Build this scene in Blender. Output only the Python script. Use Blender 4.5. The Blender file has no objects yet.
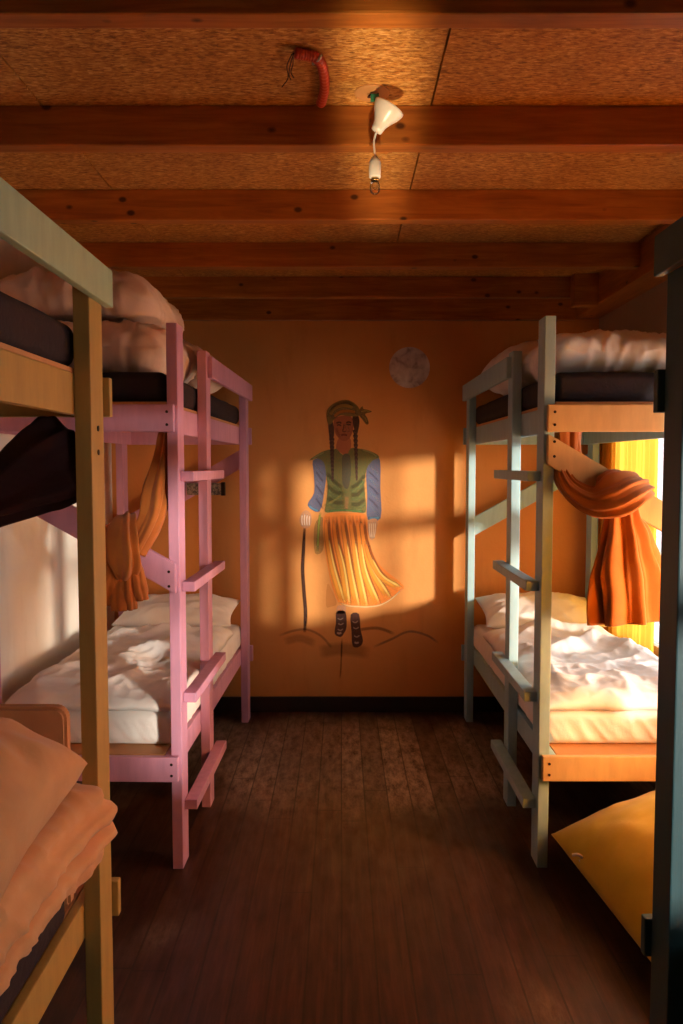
import bpy, bmesh, math, random
from mathutils import Vector, Matrix, Euler, noise
import numpy as np
random.seed(7)
S = bpy.context.scene
C = S.collection
R = math.radians

# ------------------------------------------------------------------ camera
F = 788.0; PITCH = R(3.41); H = 1.70
cam_d = bpy.data.cameras.new('camera'); cam = bpy.data.objects.new('camera', cam_d); C.objects.link(cam)
cam.location = (0, 0, H); cam.rotation_euler = (R(90) - PITCH, 0, 0)
cam_d.sensor_width = 36; cam_d.lens = F / 1024 * 36; cam_d.clip_start = 0.02
S.camera = cam
CT, ST = math.cos(PITCH), math.sin(PITCH)

def P(u, v, Y):
    """world point at depth Y seen at photo position u, v (used to take measurements off the photograph)"""
    a = (u - 341.5) / F; b = -(v - 512) / F
    t = Y / (CT + b * ST)
    return Vector((a * t, Y, H + t * (-ST + b * CT)))

# ------------------------------------------------------------------ colour / materials
def lin(c):
    return tuple(((x / 255) / 12.92 if x / 255 <= .04045 else ((x / 255 + .055) / 1.055) ** 2.4) for x in c)

class NT:
    def __init__(self, name):
        self.m = bpy.data.materials.new(name); self.m.use_nodes = True
        self.t = self.m.node_tree; self.t.nodes.clear()
        self.out = self.n('ShaderNodeOutputMaterial')
        self.b = self.n('ShaderNodeBsdfPrincipled')
        self.l(self.b.outputs[0], self.out.inputs[0])
    def n(self, typ, **kw):
        nd = self.t.nodes.new(typ)
        for k, v in kw.items():
            if k in nd.inputs: nd.inputs[k].default_value = v
            else: setattr(nd, k, v)
        return nd
    def l(self, a, b): self.t.links.new(a, b)
    def coords(self, scale=(1, 1, 1), kind='Object', rot=(0, 0, 0)):
        tc = self.n('ShaderNodeTexCoord'); mp = self.n('ShaderNodeMapping')
        mp.inputs['Scale'].default_value = scale; mp.inputs['Rotation'].default_value = rot
        self.l(tc.outputs[kind], mp.inputs[0]); return mp.outputs[0]
    def noise(self, co, scale, detail=4, rough=.55, dist=0):
        nd = self.n('ShaderNodeTexNoise'); nd.inputs['Scale'].default_value = scale
        nd.inputs['Detail'].default_value = detail; nd.inputs['Roughness'].default_value = rough
        nd.inputs['Distortion'].default_value = dist
        self.l(co, nd.inputs['Vector']); return nd.outputs['Fac']
    def ramp(self, fac, stops):
        r = self.n('ShaderNodeValToRGB'); e = r.color_ramp.elements
        while len(e) < len(stops): e.new(.5)
        for i, (p, c) in enumerate(stops):
            e[i].position = p; e[i].color = (c[0], c[1], c[2], 1) if not isinstance(c, (int, float)) else (c, c, c, 1)
        self.l(fac, r.inputs[0]); return r.outputs[0]
    def mix(self, fac, a, b, mode='MIX'):
        m = self.n('ShaderNodeMix', data_type='RGBA', blend_type=mode)
        for s, v in ((m.inputs[0], fac), (m.inputs[6], a), (m.inputs[7], b)):
            if hasattr(v, 'is_linked') or hasattr(v, 'links'): self.l(v, s)
            elif isinstance(v, (int, float)): s.default_value = v if s.type == 'VALUE' else (v, v, v, 1)
            else: s.default_value = (v[0], v[1], v[2], 1)
        return m.outputs[2]
    def math(self, op, a, b=0.0):
        m = self.n('ShaderNodeMath', operation=op)
        for s, v in ((m.inputs[0], a), (m.inputs[1], b)):
            if isinstance(v, (int, float)): s.default_value = v
            else: self.l(v, s)
        return m.outputs[0]
    def bump(self, h, strength=.3, dist=.01):
        b = self.n('ShaderNodeBump'); b.inputs['Strength'].default_value = strength; b.inputs['Distance'].default_value = dist
        self.l(h, b.inputs['Height']); self.l(b.outputs[0], self.b.inputs['Normal'])
    def col(self, c):
        if isinstance(c, tuple): self.b.inputs['Base Color'].default_value = (*c, 1)
        else: self.l(c, self.b.inputs['Base Color'])
    def rough(self, r):
        if isinstance(r, (int, float)): self.b.inputs['Roughness'].default_value = r
        else: self.l(r, self.b.inputs['Roughness'])

def paint(name, rgb, worn=(120, 90, 60), amount=.25, rough=.5):
    k = NT(name); co = k.coords((1, 1, 1))
    base = lin(rgb); dk = tuple(x * .82 for x in base)
    n1 = k.noise(k.coords((9, 9, 2)), 3, 5)
    c = k.mix(k.ramp(n1, [(.3, 0), (.7, 1)]), dk, base)
    n2 = k.noise(co, 38, 3, .7)
    spots = k.ramp(n2, [(.70, 0), (.78, 1)])
    c = k.mix(k.math('MULTIPLY', spots, amount), c, lin(worn))
    k.col(c); k.rough(rough)
    k.bump(k.noise(k.coords((60, 60, 6)), 4, 4), .12, .004)
    return k.m

def fabric(name, rgb, rgb2=None, weave=900, rough=.85, sheen=.2, bump=.15):
    k = NT(name); co = k.coords()
    a = lin(rgb); b = lin(rgb2) if rgb2 else tuple(x * .88 for x in a)
    k.col(k.mix(k.ramp(k.noise(co, 5, 4), [(.35, 0), (.65, 1)]), b, a))
    k.rough(rough); k.b.inputs['Sheen Weight'].default_value = sheen
    h = k.math('ADD', k.noise(co, 22, 5, .6, .6), k.math('MULTIPLY', k.noise(co, weave, 1), .08))
    k.bump(h, bump, .02)
    return k.m

def plain(name, rgb, rough=.4, metal=0.0):
    k = NT(name); co = k.coords()
    a = lin(rgb); k.col(k.mix(k.noise(co, 30, 3), tuple(x * .85 for x in a), a)); k.rough(rough)
    k.b.inputs['Metallic'].default_value = metal
    return k.m

M = {}
M['pink'] = paint('pink_paint', (204, 146, 172))
M['blue'] = paint('pale_blue_paint', (156, 190, 196))
M['tan'] = paint('blue_bed_warm_lit_paint', (210, 172, 114))  # blue bed's near end boards, warm light put into their colour
M['green'] = paint('green_bed_warm_lit_paint', (190, 152, 78))  # near pale green bed with the warm light painted into its colour
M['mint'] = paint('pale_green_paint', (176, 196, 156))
M['teal'] = paint('teal_paint', (40, 78, 86))
M['sheet'] = fabric('white_cotton', (232, 226, 220), (222, 214, 208))
M['peach'] = fabric('peach_cotton', (226, 164, 104), (214, 148, 90))
M['cream'] = fabric('cream_cotton', (222, 196, 180), (206, 178, 160))
M['purple'] = fabric('dark_purple_mattress_cover', (28, 11, 22), (20, 8, 16), bump=.3, sheen=0)
M['rust'] = fabric('rust_orange_cloth', (178, 106, 32), (160, 90, 24), bump=.1)
M['ochre'] = fabric('ochre_cloth', (184, 106, 34), (160, 86, 26), bump=.1)
M['maroon'] = fabric('dark_maroon_cloth', (56, 18, 16), (38, 10, 10), bump=.2, sheen=0)
M['yellow'] = fabric('yellow_cushion_fabric', (218, 186, 26), (206, 170, 20), bump=.05)
M['ply'] = plain('plywood_edge', (196, 140, 86), .6)
M['screw'] = plain('dark_screw_metal', (52, 36, 28), .4, .6)
M['whiteplastic'] = plain('white_plastic', (232, 228, 222), .3)
M['copper'] = plain('terminal_green', (30, 120, 90), .4)
M['darkwire'] = plain('dark_wire', (64, 20, 16), .5)
M['hose'] = plain('red_corrugated_hose', (190, 66, 36), .45)
M['brass'] = plain('lamp_screw_metal', (180, 150, 100), .25, 1)
M['tag'] = plain('white_tag', (220, 210, 200), .7)
M['frame'] = paint('window_frame_paint', (225, 215, 195))
M['rod'] = plain('iron_rod', (40, 34, 30), .4, .8)

def glass(name):
    k = NT(name); k.t.nodes.remove(k.b)
    tr = k.n('ShaderNodeBsdfTransparent'); gl = k.n('ShaderNodeBsdfGlossy'); gl.inputs['Roughness'].default_value = .02
    fr = k.n('ShaderNodeFresnel'); fr.inputs[0].default_value = 1.45
    mx = k.n('ShaderNodeMixShader'); k.l(k.math('MULTIPLY', fr.outputs[0], .8), mx.inputs[0]); k.l(tr.outputs[0], mx.inputs[1]); k.l(gl.outputs[0], mx.inputs[2])
    k.l(mx.outputs[0], k.out.inputs[0]); return k.m
M['glass'] = glass('clear_glass')

def curtain_mat():
    k = NT('yellow_curtain_cloth')
    c = lin((244, 176, 60)); k.col(c); k.rough(.9)
    tl = k.n('ShaderNodeBsdfTranslucent'); tl.inputs[0].default_value = (*lin((255, 190, 66)), 1)
    mx = k.n('ShaderNodeMixShader'); mx.inputs[0].default_value = .75
    k.l(k.b.outputs[0], mx.inputs[1]); k.l(tl.outputs[0], mx.inputs[2]); k.l(mx.outputs[0], k.out.inputs[0])
    return k.m
M['curtain'] = curtain_mat()

def plaster(name, c1, c2, c3, bump=.15):
    k = NT(name); co = k.coords()
    n1 = k.noise(co, 1.3, 5, .6); n2 = k.noise(k.coords((3, 3, .7)), 2.5, 5, .65)
    c = k.mix(k.ramp(n1, [(.3, 0), (.7, 1)]), lin(c1), lin(c2))
    c = k.mix(k.math('MULTIPLY', k.ramp(n2, [(.55, 0), (.8, 1)]), .45), c, lin(c3))
    k.col(c); k.rough(.75)
    h = k.math('ADD', k.noise(co, 60, 4), k.math('MULTIPLY', k.noise(co, 7, 4), 1.5))
    k.bump(h, bump, .01); return k.m
M['wall_orange'] = plaster('orange_limewash', (218, 150, 80), (206, 134, 66), (184, 114, 54))
M['wall_brown'] = plaster('dark_brown_plaster', (104, 70, 48), (92, 60, 40), (80, 50, 34))
M['wall_white'] = plaster('white_plaster', (236, 230, 218), (224, 216, 202), (206, 196, 180))
M['wall_tan'] = plaster('tan_plaster', (190, 168, 144), (178, 154, 130), (160, 136, 112))

def floor_mat():
    k = NT('worn_dark_floorboards'); co = k.coords()
    geo = k.n('ShaderNodeTexCoord'); sep = k.n('ShaderNodeSeparateXYZ'); k.l(geo.outputs['Object'], sep.inputs[0])
    wid = .118
    idx = k.math('FLOOR', k.math('DIVIDE', sep.outputs[0], wid))
    wn = k.n('ShaderNodeTexWhiteNoise', noise_dimensions='1D'); k.l(idx, wn.inputs['W'])
    cmb = k.n('ShaderNodeCombineXYZ')
    k.l(k.math('MULTIPLY', sep.outputs[0], 26), cmb.inputs[0])
    k.l(k.math('ADD', k.math('MULTIPLY', sep.outputs[1], 1.6), k.math('MULTIPLY', wn.outputs[0], 40)), cmb.inputs[1])
    grain = k.noise(cmb.outputs[0], 1.6, 6, .65, .5)
    c = k.ramp(grain, [(.25, lin((28, 16, 12))), (.5, lin((58, 35, 26))), (.75, lin((90, 57, 41)))])
    c = k.mix(k.math('MULTIPLY', wn.outputs[0], .45), c, lin((36, 20, 14)))
    # worn, scuffed paint: pale patches of wear
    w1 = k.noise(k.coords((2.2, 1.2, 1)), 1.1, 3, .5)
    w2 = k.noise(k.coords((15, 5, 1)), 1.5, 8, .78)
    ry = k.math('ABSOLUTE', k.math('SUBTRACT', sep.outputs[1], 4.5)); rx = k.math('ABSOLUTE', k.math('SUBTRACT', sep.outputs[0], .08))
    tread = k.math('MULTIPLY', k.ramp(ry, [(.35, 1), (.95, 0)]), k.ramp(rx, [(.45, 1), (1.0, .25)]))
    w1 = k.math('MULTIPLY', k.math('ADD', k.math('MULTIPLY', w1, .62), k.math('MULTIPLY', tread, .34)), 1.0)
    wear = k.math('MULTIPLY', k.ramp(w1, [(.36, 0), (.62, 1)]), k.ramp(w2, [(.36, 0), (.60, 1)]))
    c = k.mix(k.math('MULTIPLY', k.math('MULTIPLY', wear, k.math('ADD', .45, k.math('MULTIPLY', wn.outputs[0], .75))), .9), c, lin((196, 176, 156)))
    sp = k.ramp(k.noise(co, 9, 5, .75), [(.69, 0), (.73, 1)])
    c = k.mix(k.math('MULTIPLY', sp, .5), c, lin((150, 96, 56)))
    fr = k.math('FRACT', k.math('DIVIDE', sep.outputs[0], wid))
    gap = k.math('GREATER_THAN', k.math('ABSOLUTE', k.math('SUBTRACT', fr, .5)), .470)
    # butt joints at a different place in every board
    fy = k.math('FRACT', k.math('ADD', k.math('DIVIDE', sep.outputs[1], 2.1), k.math('MULTIPLY', wn.outputs[0], 7.3)))
    gap = k.math('MAXIMUM', gap, k.math('LESS_THAN', fy, .003))
    c = k.mix(k.math('MULTIPLY', gap, .7), c, lin((12, 7, 5)))
    k.col(c)
    k.rough(k.ramp(k.noise(k.coords((9, 3, 1)), 2, 4), [(.3, .30), (.7, .55)]))
    k.bump(k.math('SUBTRACT', k.math('ADD', grain, k.math('MULTIPLY', w2, .6)), k.math('MULTIPLY', gap, 2.0)), .25, .004)
    return k.m
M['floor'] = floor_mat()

def osb_mat():
    k = NT('strand_board'); 
    n = k.noise(k.coords(), 5, 3)
    def layer(rot, sc):
        mp = k.coords(sc, 'Object', (0, 0, rot))
        v = k.n('ShaderNodeTexVoronoi'); v.inputs['Scale'].default_value = 1; v.inputs['Randomness'].default_value = 1
        k.l(mp, v.inputs['Vector'])
        s = k.n('ShaderNodeSeparateColor'); k.l(v.outputs['Color'], s.inputs[0]); return s.outputs[0], v.outputs['Distance']
    a, d1 = layer(R(12), (70, 190, 1)); b, d2 = layer(R(-48), (64, 170, 1)); c3, d3 = layer(R(84), (60, 190, 1)); c4, d4 = layer(R(48), (40, 110, 1))
    f = k.math('ADD', k.math('ADD', k.math('MULTIPLY', a, .3), k.math('MULTIPLY', b, .3)), k.math('ADD', k.math('MULTIPLY', c3, .3), k.math('MULTIPLY', c4, .2)))
    c = k.ramp(f, [(.22, lin((126, 76, 30))), (.46, lin((176, 118, 52))), (.70, lin((204, 150, 76))), (.95, lin((228, 186, 120)))])
    c = k.mix(k.math('MULTIPLY', k.ramp(n, [(.4, 0), (.7, 1)]), .3), c, lin((130, 72, 28)))
    k.col(c); k.rough(.55); k.bump(f, .35, .003)
    return k.m
M['osb'] = osb_mat()

def beam_mat(axis='X'):
    k = NT('knotty_pine_' + axis.lower()); 
    sc = (1.3, 16, 16) if axis == 'X' else (16, 1.3, 16)
    g = k.noise(k.coords(sc), 2.2, 6, .6, .8)
    c = k.ramp(g, [(.25, lin((140, 76, 26))), (.55, lin((180, 108, 42))), (.8, lin((202, 132, 60)))])
    v = k.n('ShaderNodeTexVoronoi'); v.inputs['Scale'].default_value = 1; v.inputs['Randomness'].default_value = 1
    k.l(k.coords((6.0, 9, 9) if axis == 'X' else (9, 6.0, 9)), v.inputs['Vector'])
    c = k.mix(k.ramp(v.outputs['Distance'], [(.07, .95), (.13, 0)]), c, lin((58, 24, 10)))
    c = k.mix(k.math('MULTIPLY', k.ramp(k.noise(k.coords(), 1.7, 4), [(.45, 0), (.7, 1)]), .4), c, lin((96, 44, 16)))
    k.col(c); k.rough(.38); k.bump(g, .12, .004)
    return k.m
M['beam'] = beam_mat('X'); M['beam_y'] = beam_mat('Y')
M['black_board'] = plain('dark_baseboard_paint', (38, 26, 24), .5)

def mural_mat():
    k = NT('mural_paint')
    a = k.n('ShaderNodeVertexColor', layer_name='Col')
    co = k.coords()
    n = k.noise(k.coords((70, 70, 40)), 4, 4, .7)
    k.col(k.mix(k.math('MULTIPLY', k.ramp(n, [(.45, 0), (.75, 1)]), .28), a.outputs[0], lin((196, 104, 46))))
    k.rough(.8); k.l(a.outputs[1], k.b.inputs['Alpha'])
    return k.m
M['mural'] = mural_mat()

def moon_mat():
    k = NT('painted_moon')
    n = k.noise(k.coords(), 13, 3, .55, .4)
    c = k.ramp(n, [(.34, lin((160, 138, 126))), (.5, lin((206, 188, 176))), (.7, lin((228, 214, 202)))])
    k.col(c); k.rough(.8); return k.m
M['moon'] = moon_mat()

# ------------------------------------------------------------------ object helpers
def tag(o, label, cat, group=None, kind=None):
    if label: o['label'] = label
    if cat: o['category'] = cat
    if group: o['group'] = group
    if kind: o['kind'] = kind
    return o

def thing(name, loc, label, cat, group=None):
    o = bpy.data.objects.new(name, None); C.objects.link(o); o.location = loc; o.empty_display_size = .1
    return tag(o, label, cat, group)

def wloc(o):
    v = Vector(o.location)
    while o.parent: o = o.parent; v += Vector(o.location)
    return v

def obj(name, bm, mat, parent=None, smooth=False, origin=None):
    """bm is in world coordinates; links ONE mesh object"""
    base = wloc(parent) if parent else Vector((0, 0, 0))
    org = Vector(origin) if origin is not None else base
    bmesh.ops.translate(bm, vec=-org, verts=bm.verts)
    bmesh.ops.recalc_face_normals(bm, faces=bm.faces)
    me = bpy.data.meshes.new(name); bm.to_mesh(me); bm.free()
    if smooth:
        for p in me.polygons: p.use_smooth = True
    for m in (mat if isinstance(mat, list) else [mat]): me.materials.append(m)
    o = bpy.data.objects.new(name, me); C.objects.link(o)
    if parent: o.parent = parent
    o.location = org - base
    return o

def struct(name, bm, mat, parent=None, smooth=False):
    o = obj(name, bm, mat, parent, smooth); o['kind'] = 'structure'; return o

def box(bm, x0, x1, y0, y1, z0, z1, bev=.004):
    xs, ys, zs = sorted((x0, x1)), sorted((y0, y1)), sorted((z0, z1))
    vs = [bm.verts.new((x, y, z)) for x in xs for y in ys for z in zs]
    fs = [(0, 1, 3, 2), (4, 6, 7, 5), (0, 4, 5, 1), (2, 3, 7, 6), (0, 2, 6, 4), (1, 5, 7, 3)]
    faces = [bm.faces.new([vs[i] for i in f]) for f in fs]
    if bev > 0:
        es = list({e for f in faces for e in f.edges})
        bmesh.ops.bevel(bm, geom=es, offset=bev, segments=2, profile=.6, affect='EDGES')
    return bm

def B(*a, **k): return box(bmesh.new(), *a, **k)

def prism_y(pts, y0, y1, bev=.004):
    """polygon in the XZ plane pushed from y0 to y1"""
    bm = bmesh.new()
    a = [bm.verts.new((x, y0, z)) for x, z in pts]; b = [bm.verts.new((x, y1, z)) for x, z in pts]
    fs = [bm.faces.new(a), bm.faces.new(b[::-1])]
    n = len(pts)
    for i in range(n): fs.append(bm.faces.new((a[i], a[(i + 1) % n], b[(i + 1) % n], b[i])))
    bmesh.ops.recalc_face_normals(bm, faces=bm.faces)
    if bev: bmesh.ops.bevel(bm, geom=list(bm.edges), offset=bev, segments=2, affect='EDGES')
    return bm

def rings(bm, rs, cap=True, closed=True):
    vr = [[bm.verts.new(p) for p in r] for r in rs]; n = len(vr[0])
    for i in range(len(vr) - 1):
        for j in range(n if closed else n - 1):
            k = (j + 1) % n
            bm.faces.new((vr[i][j], vr[i][k], vr[i + 1][k], vr[i + 1][j]))
    if cap:
        bm.faces.new(vr[0][::-1]); bm.faces.new(vr[-1])
    return bm

def spline(pts, n):
    """Catmull-Rom through tuples of any length"""
    pts = [np.array(p, float) for p in pts]
    q = [2 * pts[0] - pts[1]] + pts + [2 * pts[-1] - pts[-2]]
    out = []
    seg = len(pts) - 1
    for i in range(n):
        t = i / (n - 1) * seg; k = min(int(t), seg - 1); f = t - k
        p0, p1, p2, p3 = q[k:k + 4]
        out.append(.5 * ((2 * p1) + (-p0 + p2) * f + (2 * p0 - 5 * p1 + 4 * p2 - p3) * f * f + (-p0 + 3 * p1 - 3 * p2 + p3) * f ** 3))
    return out

def tube(bm, pts, rad, n=12, steps=None, corr=0, cf=0):
    steps = steps or len(pts) * 8
    if isinstance(rad, (int, float)): rad = [rad] * len(pts)
    sp = spline([(*p, r) for p, r in zip(pts, rad)], steps)
    rs = []; up = None
    for i, p in enumerate(sp):
        d = Vector(sp[min(i + 1, steps - 1)][:3]) - Vector(sp[max(i - 1, 0)][:3])
        d.normalize()
        if up is None: up = d.orthogonal().normalized()
        up = (up - d * up.dot(d)).normalized(); sd = d.cross(up)
        r = max(p[3], 1e-4) * (1 + (corr if (i // 2) % 2 else -corr))
        rs.append([Vector(p[:3]) + up * (r * math.cos(2 * math.pi * j / n)) + sd * (r * math.sin(2 * math.pi * j / n)) for j in range(n)])
    return rings(bm, rs)

def lathe(bm, prof, origin, axis=(0, 0, 1), n=28):
    ax = Vector(axis).normalized(); u = ax.orthogonal().normalized(); w = ax.cross(u); o = Vector(origin)
    rs = [[o + ax * z + (u * math.cos(2 * math.pi * j / n) + w * math.sin(2 * math.pi * j / n)) * max(r, 1e-4) for j in range(n)] for r, z in prof]
    return rings(bm, rs)

def cloth_bundle(bm, path, n=72, steps=60, pleats=7, amp=.25, seed=0, up0=(0, -1, 0), sharp=1.0, twist=0.0):
    """gathered cloth: path of (x,y,z, half_width, half_thickness); width runs across 'up0' x direction, pleats run along it"""
    sp = spline(path, steps); rs = []; up = Vector(up0)
    for i, p in enumerate(sp):
        d = Vector(sp[min(i + 1, steps - 1)][:3]) - Vector(sp[max(i - 1, 0)][:3]); d.normalize()
        up = (up - d * up.dot(d)).normalized(); sd = d.cross(up)
        t = i / (steps - 1); ring = []
        for j in range(n):
            a = 2 * math.pi * j / n
            ph = noise.noise(Vector((math.cos(a) * 1.2 + seed * 3.1, math.sin(a) * 1.2, t * 1.6))) * 1.8 + seed + twist * t
            f = math.cos(pleats * a + ph * 1.5); f = math.copysign(abs(f) ** sharp, f)
            f2 = .35 * math.cos((pleats * 2 + 1) * a + ph * 2.5 + 1.3)
            k = 1 + amp * (f + f2) * .75 + .12 * noise.noise(Vector((math.cos(a) * 2, math.sin(a) * 2 + seed, t * 5)))
            ring.append(Vector(p[:3]) + sd * (p[3] * math.cos(a) * k) + up * (p[4] * math.sin(a) * k))
        rs.append(ring)
    return rings(bm, rs)

def nz(x, y, z=0.0): return noise.noise(Vector((x, y, z)))
def ridged(x, y, z=0.0): return (1 - abs(noise.noise(Vector((x, y, z))))) ** 3

def rbox(c, h, r, nu=(60, 60, 16), disp=None, rot=None):
    """rounded block from a cube grid, displaced along its normals by disp(pos, normal)"""
    bm = bmesh.new(); cache = {}
    c = Vector(c)
    def axis_samples(k):
        inner = h[k] - r; m = 5
        out = [-h[k] + r * (1 - math.tan(R(45) * (1 - i / m))) for i in range(m)]
        n = max(nu[k], 2)
        out += [-inner + 2 * inner * i / n for i in range(n + 1)]
        out += [-v for v in reversed(out[:m])]
        return out
    sm = [axis_samples(k) for k in range(3)]
    def vert(ix):
        if ix in cache: return cache[ix]
        p = Vector([sm[k][ix[k]] for k in range(3)])
        cl = Vector([max(-(h[k] - r), min(h[k] - r, p[k])) for k in range(3)])
        d = p - cl
        nrm = d.normalized() if d.length > 1e-9 else Vector((0, 0, 1))
        q = cl + nrm * r
        if disp: q = disp(q, nrm)
        if rot: q = rot @ q
        cache[ix] = bm.verts.new(q + c); return cache[ix]
    L = [len(s) for s in sm]
    for k in range(3):
        a, b = (k + 1) % 3, (k + 2) % 3
        for side in (0, L[k] - 1):
            for i in range(L[a] - 1):
                for j in range(L[b] - 1):
                    q = []
                    for di, dj in ((0, 0), (1, 0), (1, 1), (0, 1)):
                        ix = [0, 0, 0]; ix[k] = side; ix[a] = i + di; ix[b] = j + dj; q.append(vert(tuple(ix)))
                    bm.faces.new(q)
    return bm

def pillow(c, L, W, T, rot=(0, 0, 0), seed=0, n=56, wr=.012, pinch=.07, power=.55, sag=None):
    bm = bmesh.new(); E = Euler(rot).to_matrix(); c = Vector(c)
    def pt(u, v, s):
        x = L / 2 * u * (1 - pinch * math.cos(v * math.pi / 2)); y = W / 2 * v * (1 - pinch * math.cos(u * math.pi / 2))
        e = max(0, (1 - abs(u) ** 2.6) * (1 - abs(v) ** 2.6))
        t = T / 2 * e ** power
        w = wr * (ridged(x * 5 + seed, y * 9, s) - .6) + wr * .8 * nz(x * 14 + seed, y * 14, s * 3)
        w += wr * 1.2 * (ridged(math.atan2(y, x) * 3.0 + seed, 1.5 * math.hypot(x, y), s * 4) - .55) * min(1, (u * u + v * v) * .8)
        t += w * min(1, e * 3)
        z = s * t
        if sag: z += sag(x, y)
        return c + E @ Vector((x, y, z))
    g = {}
    for s in (1, -1):
        for i in range(n + 1):
            for j in range(n + 1):
                edge = i in (0, n) or j in (0, n)
                if edge and s == -1: g[s, i, j] = g[1, i, j]; continue
                u = math.sin((i / n - .5) * math.pi); v = math.sin((j / n - .5) * math.pi)
                u = .6 * u + .4 * (2 * i / n - 1); v = .6 * v + .4 * (2 * j / n - 1)
                g[s, i, j] = bm.verts.new(pt(u, v, s))
        for i in range(n):
            for j in range(n):
                f = [g[s, i, j], g[s, i + 1, j], g[s, i + 1, j + 1], g[s, i, j + 1]]
                bm.faces.new(f if s == 1 else f[::-1])
    return bm

# ------------------------------------------------------------------ ROOM
XL, XR, YB, YF, ZC = -1.56, 1.73, 5.36, -2.3, 2.86
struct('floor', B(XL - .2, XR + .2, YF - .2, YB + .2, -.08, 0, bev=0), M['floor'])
bm = bmesh.new()        # board joints are real grooves in a second layer: planks with 2.5 mm gaps
wid = .118; k0 = math.floor(XL / wid); k = k0
bm.free()
# ceiling: strand boards with open joints, dark deck above
bm = bmesh.new()
seams = [XL - .2, -.968, .289, 1.546, XR + .2]
for a, b in zip(seams, seams[1:]): box(bm, a + .0035, b - .0035, YF - .2, YB + .2, ZC, ZC + .018, bev=0)
box(bm, XL - .2, XR + .2, YF - .2, YB + .2, ZC + .019, ZC + .12, bev=0)
struct('ceiling', bm, M['osb'])
struct('wall_back', B(XL - .2, XR + .2, YB, YB + .2, 0, ZC, bev=0), M['wall_orange'])
struct('wall_left', B(XL - .2, XL, YF, YB, 0, ZC, bev=0), M['wall_white'])
struct('wall_front', B(XL - .2, XR + .2, YF - .2, YF, 0, ZC, bev=0), M['wall_brown'])
WIN = [(2.15, 4.95, .62, 2.12), (-.35, .92, .62, 2.12)]
bm = bmesh.new()
ys = [YF, WIN[1][0], WIN[1][1], WIN[0][0], WIN[0][1], YB]
for i in range(5):
    if i in (1, 3):
        w = WIN[1] if i == 1 else WIN[0]
        box(bm, XR, XR + .2, ys[i], ys[i + 1], 0, w[2], bev=0); box(bm, XR, XR + .2, ys[i], ys[i + 1], w[3], ZC, bev=0)
    else: box(bm, XR, XR + .2, ys[i], ys[i + 1], 0, ZC, bev=0)
struct('wall_right', bm, M['wall_tan'])
for n_, (y0, y1, z0, z1) in enumerate(WIN):
    fr = bmesh.new(); x0, x1 = XR + .06, XR + .11
    for (a, b, c, d) in ((y0, y1, z0, z0 + .05), (y0, y1, z1 - .05, z1), (y0, y0 + .05, z0, z1), (y1 - .05, y1, z0, z1), (y0, y1, 1.38, 1.49)):
        box(fr, x0, x1, a, b, c, d, bev=.004)
    m_ = 3 if n_ else 2
    for i in range(1, m_):
        yy = y0 + (y1 - y0) * i / m_; box(fr, x0, x1, yy - .02, yy + .02, z0, z1, bev=.004)
    wf = struct('window_%d' % (n_ + 1), fr, M['frame'])
    obj('pane', B(XR + .082, XR + .088, y0 + .02, y1 - .02, z0 + .02, z1 - .02, bev=0), M['glass'], wf)
    obj('window_sill', B(XR - .03, XR + .06, y0 - .04, y1 + .04, z0 - .03, z0, bev=.005), M['frame'], wf)
struct('baseboard_back', B(XL, XR, YB - .02, YB, 0, .105, bev=.004), M['black_board'])
struct('baseboard_left', B(XL, XL + .02, YF, YB - .02, 0, .105, bev=.004), M['black_board'])
struct('baseboard_right', B(XR - .02, XR, YF, YB - .02, 0, .105, bev=.004), M['black_board'])
# ceiling beams
for i, yf in enumerate((-.49, .297, 1.085, 1.872, 2.617, 3.394, 4.184, 4.93)):
    struct('trim_%d' % (i + 1), B(XL, 1.56, yf, yf + .066, 2.734, ZC, bev=.006), M['beam'])
struct('trim_9', B(XL, 1.56, YB - .05, YB, 2.665, ZC, bev=.004), M['beam'])
struct('trim_10', B(1.56, XR, YF, YB, 2.68, ZC, bev=.006), M['beam_y'])
struct('trim_11', B(1.41, 1.56, 4.85, 4.929, 2.665, ZC, bev=.005), M['beam'])

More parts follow.
